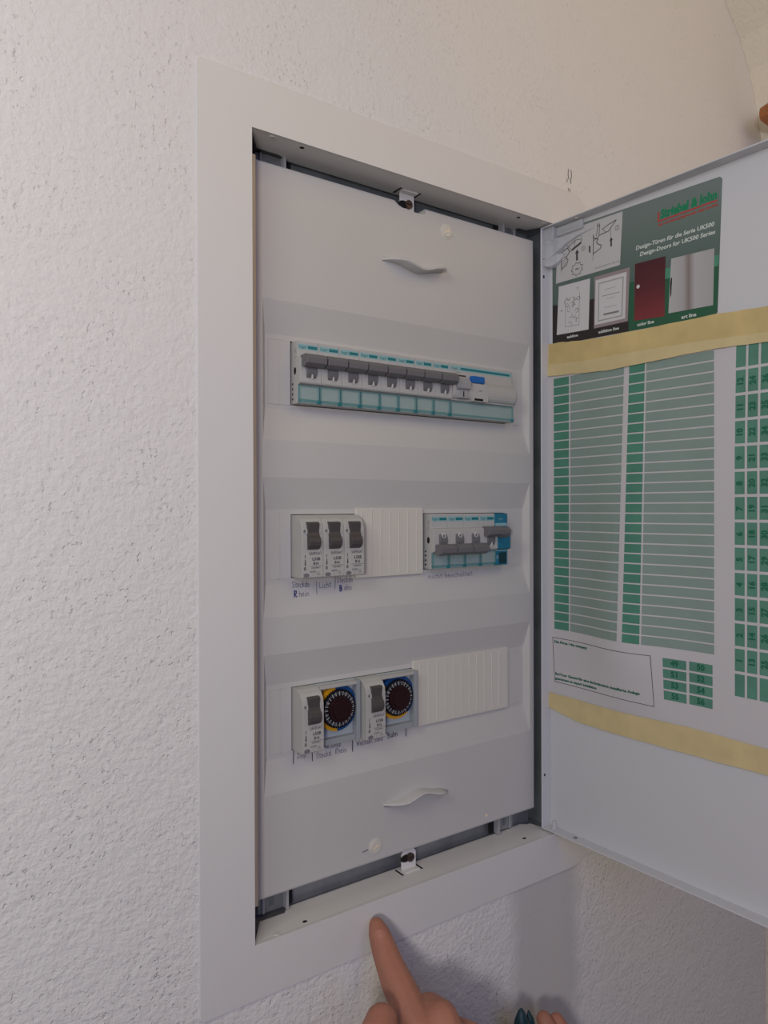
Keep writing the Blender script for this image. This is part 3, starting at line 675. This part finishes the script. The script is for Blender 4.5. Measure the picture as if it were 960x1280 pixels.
def dcyl(q, u, v0, v1, b, r, m, n=12, r2=None):
    r2 = r2 or r
    A = [dp(u+r*math.cos(2*math.pi*i/n), v0, b+r*math.sin(2*math.pi*i/n)) for i in range(n)]; B = [dp(u+r2*math.cos(2*math.pi*i/n), v1, b+r2*math.sin(2*math.pi*i/n)) for i in range(n)]
    q.add(A+B, [tuple(range(n)), tuple(range(2*n-1, n-1, -1))]+[(i, (i+1) % n, (i+1) % n+n, i+n) for i in range(n)], m)
dcyl(q, 9.5, DV0+1, DV0+8, 4.5, 2.4, 'clip', r2=1.6); q.build('hinge_pin', door, bevel=.6)
q = MB(); dcyl(q, 33, DV0+1.1, DV0+1.7, 5, 1.7, 'galv'); q.build('rivet', door)
q = MB(); dcyl(q, 36, DV1-1.8, DV1-1.1, 6, 1.8, 'cream'); q.build('rivet', door)
# milky plastic hinge block in the upper corner
q = MB()
dbox(q, 1.5, 13, 262, 274.8, .2, 9, 'clip'); dbox(q, 12, 40, 266.5, 274.6, .2, 4, 'clip')
h = q.build('hinge_block', door, bevel=1.6, segs=3)
q = MB()
prev = [(1.6, 249, 263, 9.8), (6, 247, 263, 9.6), (12, 250, 264, 7), (22, 257.5, 264, 4), (34, 261.5, 265, 2.6), (50, 263.6, 265.2, 1.2)]
vs = []; fs = []
for u, a, b, d in prev: vs += [dp(u, a, .3), dp(u, a, d), dp(u, b, d), dp(u, b, .3)]
for i in range(len(prev)-1):
    for k in range(4): fs.append((i*4+k, i*4+(k+1) % 4, (i+1)*4+(k+1) % 4, (i+1)*4+k))
fs += [(0, 1, 2, 3), tuple(range(len(vs)-1, len(vs)-5, -1))]
q.add(vs, fs, 'clip'); q.build('hinge_arm', door, bevel=1)
q = MB(); vs = []; fs = []
pr = [(1.6, 243, 247.5, 9.6), (5, 240.5, 248, 9.4), (9, 240.5, 250, 7.5), (13, 243, 251, 4.5), (18, 247.5, 251, 1.5)]
for u, a, b, d in pr: vs += [dp(u, a, .3), dp(u, a, d), dp(u, b, d), dp(u, b, .3)]
for i in range(len(pr)-1):
    for k in range(4): fs.append((i*4+k, i*4+(k+1) % 4, (i+1)*4+(k+1) % 4, (i+1)*4+k))
fs += [(0, 1, 2, 3), tuple(range(len(vs)-1, len(vs)-5, -1))]
q.add(vs, fs, 'clip'); q.build('hinge_hook', door, bevel=1)

# sticker on the door
st = thing('product_sticker', dp(5, 167, 0), 'dark green sticker with white drawing panel and four door pictures, top of the open door', 'sticker')
def S(b):
    return lambda u, v: dp(u, v, b)
def sq(q, u0, u1, v0, v1, m, b, seg=1):
    f = S(b); q.quad(f(u0, v0), f(u1, v0), f(u1, v1), f(u0, v1), m)
def poly(q, pts, m, b): q.add([dp(u, v, b) for u, v in pts], [tuple(range(len(pts)))], m)
q = MB()
def skw(u): return -(u-5)*.030      # the sticker is stuck on slightly tilted
K = [(5, 172), (5, 270), (6.5, 272.4), (30, 271.8), (159, 267.4), (160.8, 265.5), (157.2, 169.5), (155.6, 167.6)]
n = len(K); q.add([dp(u, v, .25) for u, v in K]+[dp(u, v, .02) for u, v in K], [tuple(range(n))]+[(i, (i+1) % n, (i+1) % n+n, i+n) for i in range(n)], 'stick_bg')
q.build('backing', st)
q = MB()
poly(q, [(5.2, 172.2), (86, 169.9), (86, 196), (84, 200), (50, 204), (30, 203), (5.1, 208)], 'brownk', .30)
poly(q, [(83, 169.9), (155.4, 167.9), (157.0, 169.8), (157.9, 190), (83, 190)], 'g1', .31)
poly(q, [(112, 190), (157.9, 190), (158.1, 203), (112, 204)], 'g1', .32); poly(q, [(112, 204), (158.1, 203), (158.4, 211), (112, 212)], 'g2', .33)
poly(q, [(82.5, 178), (88, 178), (88, 209), (82.5, 209)], 'g1', .34)
q.build('printed_band', st, stuff=True)
q = MB(); poly(q, [(9, 226.4), (75, 225.6), (77.6, 268.6), (11, 270)], 'panelw', .36); q.build('drawing_panel', st)
q = MB(); F = S(.42)
def L(p, wd=.45, m='line'): line(q, p, wd, m, F)
def arrow(u, v, s=1.0, head=True):
    L([(u, v), (u, v+6*s)], 2.0*s, 'line')
    if head: poly(q, [(u-2.2*s, v+5.6*s), (u+2.2*s, v+5.6*s), (u, v+9*s)], 'line', .42)
# left figure: hinge corner being pushed up
L([(15, 235), (15.4, 250)], .35, 'linel'); L([(15, 238), (15.3, 251), (18, 253.5), (22, 254.2), (24, 251), (22, 248), (20, 246.5), (22.5, 244), (21, 240.5), (15.2, 237)], .7)
for k in range(5): L([(15.6, 239+k*2.6), (20.5, 242+k*2.0)], .5, 'linel')
L([(18, 253), (26, 256.5), (32, 259), (37, 258), (36, 255), (30, 252), (24, 250.5)], .5); L([(27, 251.5), (36, 255)], 1.8); L([(23, 256), (33, 261.5), (38, 260)], .35, 'linel')
L([(20, 258), (26, 252)], .4); L([(30, 259), (29, 252)], .4)
arrow(32, 241.5); 
import math as _m
def ring(u, v, r, n=14, w=.35, m='line'): L([(u+r*_m.cos(2*_m.pi*i/n), v+r*_m.sin(2*_m.pi*i/n)) for i in range(n+1)], w, m)
ring(38.6, 249.5, 1.9); text(q, '1', 'line', 38.6, 249.5, 3, F)
L([(32+(6.4 if i % 2 else 4.6)*_m.cos(_m.pi*i/9), 233.6+(6 if i % 2 else 4.4)*_m.sin(_m.pi*i/9)) for i in range(19)], .45); text(q, 'click', 'line', 32, 233.6, 2.4, F, bold=.03)
# right figure: hinge with swung door
L([(48.8, 241), (49, 258)], .7); L([(48.3, 236.5), (48.8, 241)], .35); L([(49, 242), (56, 244.5), (57, 247), (54, 248.5), (52, 251), (54, 253), (51, 254), (49.2, 256)], .7)
L([(52, 256), (53.6, 264.5)], .6); L([(55.5, 264.2), (54.6, 256)], .6); ring(54, 264.6, 1.1, 10, .5); L([(50, 253), (56, 256), (64, 256.5), (71, 263)], .7); L([(58, 260), (64, 262), (71.5, 263.6)], .7); L([(58, 260), (62, 256)], .4)
L([(66, 259), (66.4, 250)], .3); arrow(45.2, 244.5, .8, False); arrow(66.6, 243.6, .8); ring(72.4, 256.8, 2.0); text(q, '2', 'line', 72.4, 256.8, 3, F)
text(q, 'DIN EN 60439 Nr. 0815-42', 'linel', 62.5, 229.0, 2.2, F, width=24)
q.build('line_drawing', st, stuff=True)
q = MB()
poly(q, [(9.8, 180.6), (43.9, 179.0), (45.6, 222.0), (12.2, 223.0)], 'pmount', .38)
F = S(.44)
random.seed(3)
for k in range(20):
    u = 20+random.random()*14; v = 187+random.random()*24
    a0 = random.random()*6.28; line(q, [(u+2.2*_m.cos(a0+i*.7)*(1-.08*i), v+2.4*_m.sin(a0+i*.7)*(1-.08*i)) for i in range(6)], .38, 'linel', F)
L([(19, 186), (34, 185.2), (34.6, 213)], .35, 'linel'); L([(19, 186), (19.6, 211)], .3, 'linel'); text(q, 'T.', 'line', 33, 216.4, 3.4, F); ring(15.2, 201, .6, 6, .5, 'linel')
q.build('picture', st)
q = MB()
poly(q, [(49.4, 178.6), (82.2, 178.2), (84.2, 221.4), (49.9, 222)], 'pframe', .38)
poly(q, [(50.2, 181.4), (79.8, 181), (81.2, 218.4), (51.2, 218.9)], 'pmount', .40); poly(q, [(53.4, 183.6), (77.2, 183.2), (78.6, 215.4), (53.9, 215.9)], 'lgrey', .42); poly(q, [(54.4, 184.7), (76.2, 184.3), (77.4, 214.4), (54.9, 214.8)], 'pmount', .44)
F = S(.5); L([(60, 209), (71, 208.8)], .3, 'linel'); L([(57.5, 204), (74.5, 203.6)], .5, 'linel'); L([(62, 201), (70, 200.8)], .3, 'linel'); L([(60, 194), (72, 193.7)], .3, 'linel'); L([(59.5, 188.4), (73.5, 188)], 1.6, 'linel')
q.build('picture', st)
q = MB(); poly(q, [(88.2, 177.2), (115.0, 175.2), (115.8, 221.6), (89, 222.6)], 'maroon_run', .40)
poly(q, [(91.8+1.5*_m.cos(i*_m.pi/6), 203.8+1.6*_m.sin(i*_m.pi/6)) for i in range(12)], 'pmount', .45); q.build('picture', st)
q = MB(); poly(q, [(118.2, 176.8), (154.0, 175.2), (155.0, 216.6), (120.6, 218.3)], 'steel_run', .40); poly(q, [(119.7, 188), (120.7, 191), (121.4, 203), (120.6, 204), (119.9, 200)], 'hole', .46); q.build('picture', st)
q = MB(); F = S(.42)
text(q, 'tabline', 'cap', 27, 176.4, 3.2, F, width=12, rot=-1, bold=.03); text(q, 'addition line', 'cap', 64, 174.4, 3.4, F, width=20, rot=-1, bold=.03); text(q, 'color line', 'cap', 98.4, 173.2, 3.6, F, width=15, rot=-1, bold=.03); text(q, 'art line', 'cap', 135, 171.3, 3.8, F, width=12, rot=-1, bold=.03)
text(q, 'Design-Türen für die Serie UK500', 'cap', 122.4, 234.6, 4.5, F, width=65, rot=-.5, shear=.15, bold=.025); text(q, 'Design-Doors for UK500 Series', 'cap', 124.6, 228.7, 4.5, F, width=62, rot=-.5, shear=.15, bold=.025)
text(q, 'Striebel & John', 'green', 134.5, 254.9, 9.2, F, width=45.5, rot=.6, shear=.1, bold=.05)
poly(q, [(109.2, 249.6), (157.2, 250.4), (157.2, 251.4), (110.4, 250.6), (110.6, 257.6), (109.4, 257.6)], 'red', .43)
text(q, 'EIN UNTERNEHMEN DER ABB GRUPPE', 'red', 133.6, 247.3, 2.5, F, width=48, rot=.6, bold=.02)
q.build('lettering', st, stuff=True)

# label sheet, bulging a little off the door
def bulge(u, v):
    return .9+11.5*math.exp(-((u-80)/34)**2)*max(0, min(1, (142-v)/225))*(1 if v > -90 else max(0, (v+150)/60))*.95
def sh(e): return lambda u, v: dp(u, v, bulge(u, v)+e)
sheet = thing('circuit_label_sheet', dp(0, -150, 0), 'printed sheet with green tables and numbers taped inside the open door', 'label sheet')
q = MB(); us = [-1+i*6 for i in range(38)]; vsn = [-148+i*10 for i in range(31)]
V = [sh(0)(u, v) for v in vsn for u in us]; nu = len(us)
q.add(V, [(j*nu+i, j*nu+i+1, (j+1)*nu+i+1, (j+1)*nu+i) for j in range(len(vsn)-1) for i in range(nu-1)], 'paper'); q.build('paper', sheet, smooth=True)
def cell(q, u0, u1, v0, v1, m, segs=5):
    F = sh(.12)
    for i in range(segs):
        a = u0+(u1-u0)*i/segs; b = u0+(u1-u0)*(i+1)/segs
        q.quad(F(a, v0), F(b, v0), F(b, v1), F(a, v1), m)
q = MB(); q2 = MB()
for k in range(28):
    v1 = 142.0-k*8.0; v0 = v1-6.9
    t_ = k/27
    cell(q2, 6.8+.4*t_, 23.6, v0, v1, 'cellg', 3); cell(q, 25.2, 79.2, v0, v1, 'cell', 8); cell(q2, 84, 98.2, v0, v1, 'cellg', 3); cell(q, 99.6, 155, v0, v1, 'cell', 8)
q.build('pale_table', sheet, stuff=True); q2.build('green_table', sheet, stuff=True)
q = MB(); q2 = MB(); 
for c in range(4):
    for k in range(14):
        v1 = 142.0-k*18.05+.6; v0 = v1-16.0; le = 1.2*(max(0, 1-k/4))
        u0 = 170.3+c*8.75; 
        f = sh(.12); q.quad(f(u0+le*.7, v0), f(u0+7.1+le*.7, v0), f(u0+7.1+le, v1), f(u0+le, v1), 'cellg2')
        if 0 < k < 13: text(q2, str(12*c+13-k), 'num', u0+3.6+le*.8, (v0+v1)/2-.3, 6.0, sh(.3), rot=90, bold=.045, width=None if 12*c+13-k > 9 else None)
for c in range(2):
    for k in range(4):
        v1 = -89.2+(.3 if c else 0)-k*8.45; v0 = v1-7.0; cell(q, 115.6+c*20.2, 133.6+c*20.2, v0, v1, 'cellg2', 2)
        text(q2, str(49+2*k+c), 'num', 124.6+c*20.2, (v0+v1)/2, 6.0, sh(.3), bold=.045)
q.build('number_table', sheet, stuff=True); q2.build('numbers', sheet, stuff=True)
q = MB(); F = sh(.2)
bx = [(5.3, -88.8), (106.5, -88.8), (107.3, -129), (7.5, -128)]
for i in range(4):
    a, b = bx[i], bx[(i+1) % 4]; P = [(a[0]+(b[0]-a[0])*k/10, a[1]+(b[1]-a[1])*k/10) for k in range(11)]; line(q, P, .45, 'inkd', F)
text(q, 'Die Firma / the company', 'num', 26, -92.4, 3.1, F, width=38, bold=.05)
text(q, 'Ihr/Your Garant für eine fachmännisch installierte Anlage', 'num', 52, -120.9, 3.0, F, width=88, bold=.05); text(q, 'guarantees an expert installation', 'num', 31, -125.0, 3.0, F, width=46, bold=.05)
q.build('company_box', sheet, stuff=True)

# masking tape strips
def tape(name, label, pts_top, pts_bot, z0off, m, base):
    t = thing('masking_tape', dp(base[0], base[1], 0), label, 'tape', 'masking tape on the cabinet door'); return t
def ribbon(q, top, bot, m, b, rnd):
    # top and bottom edges as (u, v) lists, torn left end
    random.seed(rnd); V = []
    n = len(top)
    for i, ((a, b1), (c, d)) in enumerate(zip(top, bot)):
        for k in range(4):
            f = k/3; u = a+(c-a)*f; v = b1+(d-b1)*f
            j = random.uniform(-.6, .6) if i == 0 else 0
            V.append(dp(u+j, v, b+random.uniform(0, .35)+(bulge(u, v)-.9 if v < 150 and v > -150 else 0)))
    q.add(V, [(i*4+k, i*4+k+1, (i+1)*4+k+1, (i+1)*4+k) for i in range(n-1) for k in range(3)], m)
def lin(a, b, n): return [(a[0]+(b[0]-a[0])*i/n, a[1]+(b[1]-a[1])*i/n+random.uniform(-.25, .25)) for i in range(n+1)]
t = thing('masking_tape', dp(0, 150, 0), 'broad double strip of yellow masking tape along the top of the label sheet', 'tape', 'masking tape on the cabinet door')
def along(P, n=5):
    out = []
    for a, b in zip(P[:-1], P[1:]): out += lin(a, b, n)[:-1]
    return out+[P[-1]]
q = MB(); ribbon(q, along([(-3, 173.6), (12, 173.4), (39, 170.4), (63, 169.4), (93, 168.8), (157, 168.0), (193, 165.4), (232, 162)]), along([(-1.5, 150), (12, 150), (39, 149), (63, 149), (93, 148.6), (157, 148), (193, 146), (232, 143)]), 'mask', 1.7, 1); q.build('strip', t, smooth=True)
q = MB(); ribbon(q, along([(-1, 156), (12, 154.6), (39, 152.6), (63, 152.6), (107, 151.6), (157, 149.6), (193, 147.6), (232, 145)]), along([(-1.6, 145.4), (12, 144.2), (26, 143.4), (63, 140.8), (93, 141.2), (157, 142.9), (193, 140.8), (232, 138.5)]), 'mask2', 2.2, 2); q.build('strip', t, smooth=True)
t = thing('masking_tape', dp(0, -155, 0), 'single strip of yellow masking tape along the bottom of the label sheet', 'tape', 'masking tape on the cabinet door')
q = MB(); ribbon(q, along([(2.4, -138.2), (12, -138.8), (30, -139), (78, -140), (134, -138.6), (193, -140), (232, -141.5)]), along([(-4.5, -151.6), (12, -154.2), (34, -158.4), (62, -159.4), (134, -159.2), (193, -158.2), (232, -158)]), 'mask2', 1.6, 3); q.build('strip', t, smooth=True)

# ------------------------------------------------------------------ hands
def skin_obj(name, chains, parent, m, voxel=1.5):
    """chains of (x, y, z, r) in mm, filled with overlapping balls and fused into one continuous skin"""
    o0 = Vector(parent['mm']); bm = bmesh.new()
    def ball(c, r):
        bmesh.ops.create_icosphere(bm, subdivisions=2, radius=r/1000, matrix=Matrix.Translation((Vector(c)-o0)/1000))
    pos = {}
    for ci, ch in enumerate(chains):
        P = []
        for p in ch: P.append(chains[p[0]][p[1]] if len(p) == 2 else p)
        for a, b in zip(P[:-1], P[1:]):
            A, B = Vector(a[:3]), Vector(b[:3]); d = (B-A).length; k = max(1, int(d/(min(a[3], b[3])*(.16 if max(a[3], b[3]) > 15 else .26))))
            for q in range(k+(1 if b is P[-1] else 0)):
                t = q/k; ball(A.lerp(B, t), a[3]+(b[3]-a[3])*t)
    me = bpy.data.meshes.new(name); bm.to_mesh(me); bm.free()
    me.materials.append(M[m]); o = bpy.data.objects.new(name, me); COL.objects.link(o); o.parent = parent
    rm = o.modifiers.new('remesh', 'REMESH'); rm.mode = 'VOXEL'; rm.voxel_size = voxel/1000; rm.use_smooth_shade = True
    sm = o.modifiers.new('smooth', 'SMOOTH'); sm.factor = .5; sm.iterations = 5
    return o
person = thing('person', (40, -160, -430), 'person reaching up from below, pointing index finger touching the lower frame', 'person')
hand = [
 [(-10, -470, -760, 42), (18, -330, -590, 37), (24, -260, -490, 29), (28, -215, -425, 25), (34, -180, -385, 25), (40, -155, -358, 21)],                              # forearm, wrist, palm
 [(0, 4), (24, -176, -372, 20), (20, -158, -352, 18)],   # ball of the thumb
 [(0, 4), (62, -180, -388, 20), (74, -168, -378, 15)],   # little finger side of the palm
 [(0, 5), (37, -132, -338, 16), (41, -108, -319, 13.4), (42.6, -87, -306, 12.2), (44.2, -68, -296, 11.4), (45.8, -57, -289.5, 10.2), (47.2, -48, -283.5, 9.4), (48.3, -40.5, -276.8, 8.0), (48.9, -36, -272.5, 5.8)],  # index
 [(0, 5), (48, -134, -336, 15), (53, -115, -317, 13.0), (56, -100, -306.5, 12), (58, -86, -309, 10.8), (57, -78, -322, 9.6), (54, -88, -335, 8.6), (50, -100, -338, 8)],      # middle, folded
 [(0, 5), (60, -150, -350, 15), (67, -128, -330, 12.5), (71, -112, -320, 11.4), (73, -96, -325, 10.4), (70, -90, -338, 9.2), (65, -101, -350, 8.2), (60, -112, -350, 7.6)],
 [(2, 2), (80, -152, -356, 12), (87, -134, -342, 10.5), (91, -120, -341, 9.2), (88, -110, -350, 8.2), (82, -118, -362, 7.4), (76, -128, -362, 6.8)],
 [(1, 2), (9, -140, -338, 15), (2, -124, -322, 13.6), (1.5, -111, -308, 13.6), (5, -101, -297.5, 12.6), (13, -94, -294, 10.8)],                            # thumb
]
skin_obj('hand', hand, person, 'skin')
# finger nail, lying on the upper side of the finger tip
ax = Vector((.02, .66, .75)).normalized(); nn = (Vector((-246, -469, 27))-Vector((48, -44, -280))).normalized(); sd_ = ax.cross(nn).normalized(); nn = sd_.cross(ax).normalized()
if nn.y > 0: nn = -nn
q = MB(); vs = []; fs = []; cN = Vector((48.5, -42.2, -278.0))+nn*7.7
for i in range(7):
    for k in range(7):
        a, b = i/3-1, k/3-1
        # square parameter mapped to a rounded nail plate bent around the finger
        x_, y_ = a*math.sqrt(1-b*b/2), b*math.sqrt(1-a*a/2)
        vs.append(cN+ax*(4.6*x_)+sd_*(4.0*y_)+nn*(1.0-1.9*y_*y_-.7*x_*x_))
fs = [(i*7+k, i*7+k+1, (i+1)*7+k+1, (i+1)*7+k) for i in range(6) for k in range(6)]
q.add(vs, fs, 'nail'); q.build('fingernail', person, smooth=True)
# second hand below right: two fingertips round a dark teal grip
p2 = thing('person', (190, -70, -440), 'fingertips holding a dark teal grip at the bottom edge, right of the pointing hand', 'person')
skin_obj('hand', [[(235, -330, -760, 36), (215, -150, -560, 24), (207, -105, -470, 22), (203, -85, -425, 16)], [(0, 3), (197, -72, -404, 8.5), (195.5, -64, -390, 7.6), (196, -60, -386, 6.6)], [(0, 3), (211, -74, -408, 8.2), (209, -66, -396, 7.4), (208.5, -62, -391, 6.4)], [(0, 3), (184, -84, -425, 9), (180, -76, -408, 8)]], p2, 'skin')
grip = thing('teal_grip_tool', (175, -66, -440), 'dark teal rubber grip held at the bottom edge right of the pointing hand', 'tool')
q = MB()
def tube(q, P, m, n=12):
    rings_ = []
    for i, (x, y, z, r) in enumerate(P): rings_.append([(x+r*math.cos(2*math.pi*k/n), y+r*math.sin(2*math.pi*k/n), z) for k in range(n)])
    q.add(sum(rings_, []), [(i*n+k, i*n+(k+1) % n, (i+1)*n+(k+1) % n, (i+1)*n+k) for i in range(len(P)-1) for k in range(n)]+[tuple(range(n)), tuple(range(len(P)*n-1, len(P)*n-n-1, -1))], m)
tube(q, [(170, -62, -450, 9), (170, -62, -392, 8.5), (170, -61, -377, 6), (170.3, -60, -369, 2.4), (170.4, -60, -367, .6)], 'sleeve'); q.build('handle', grip, smooth=True)
q = MB(); tube(q, [(182, -60, -450, 5), (181.5, -60, -392, 4.6), (181, -59, -380, 3.2), (180.6, -58, -374, .6)], 'sleeve'); q.build('handle', grip, smooth=True)
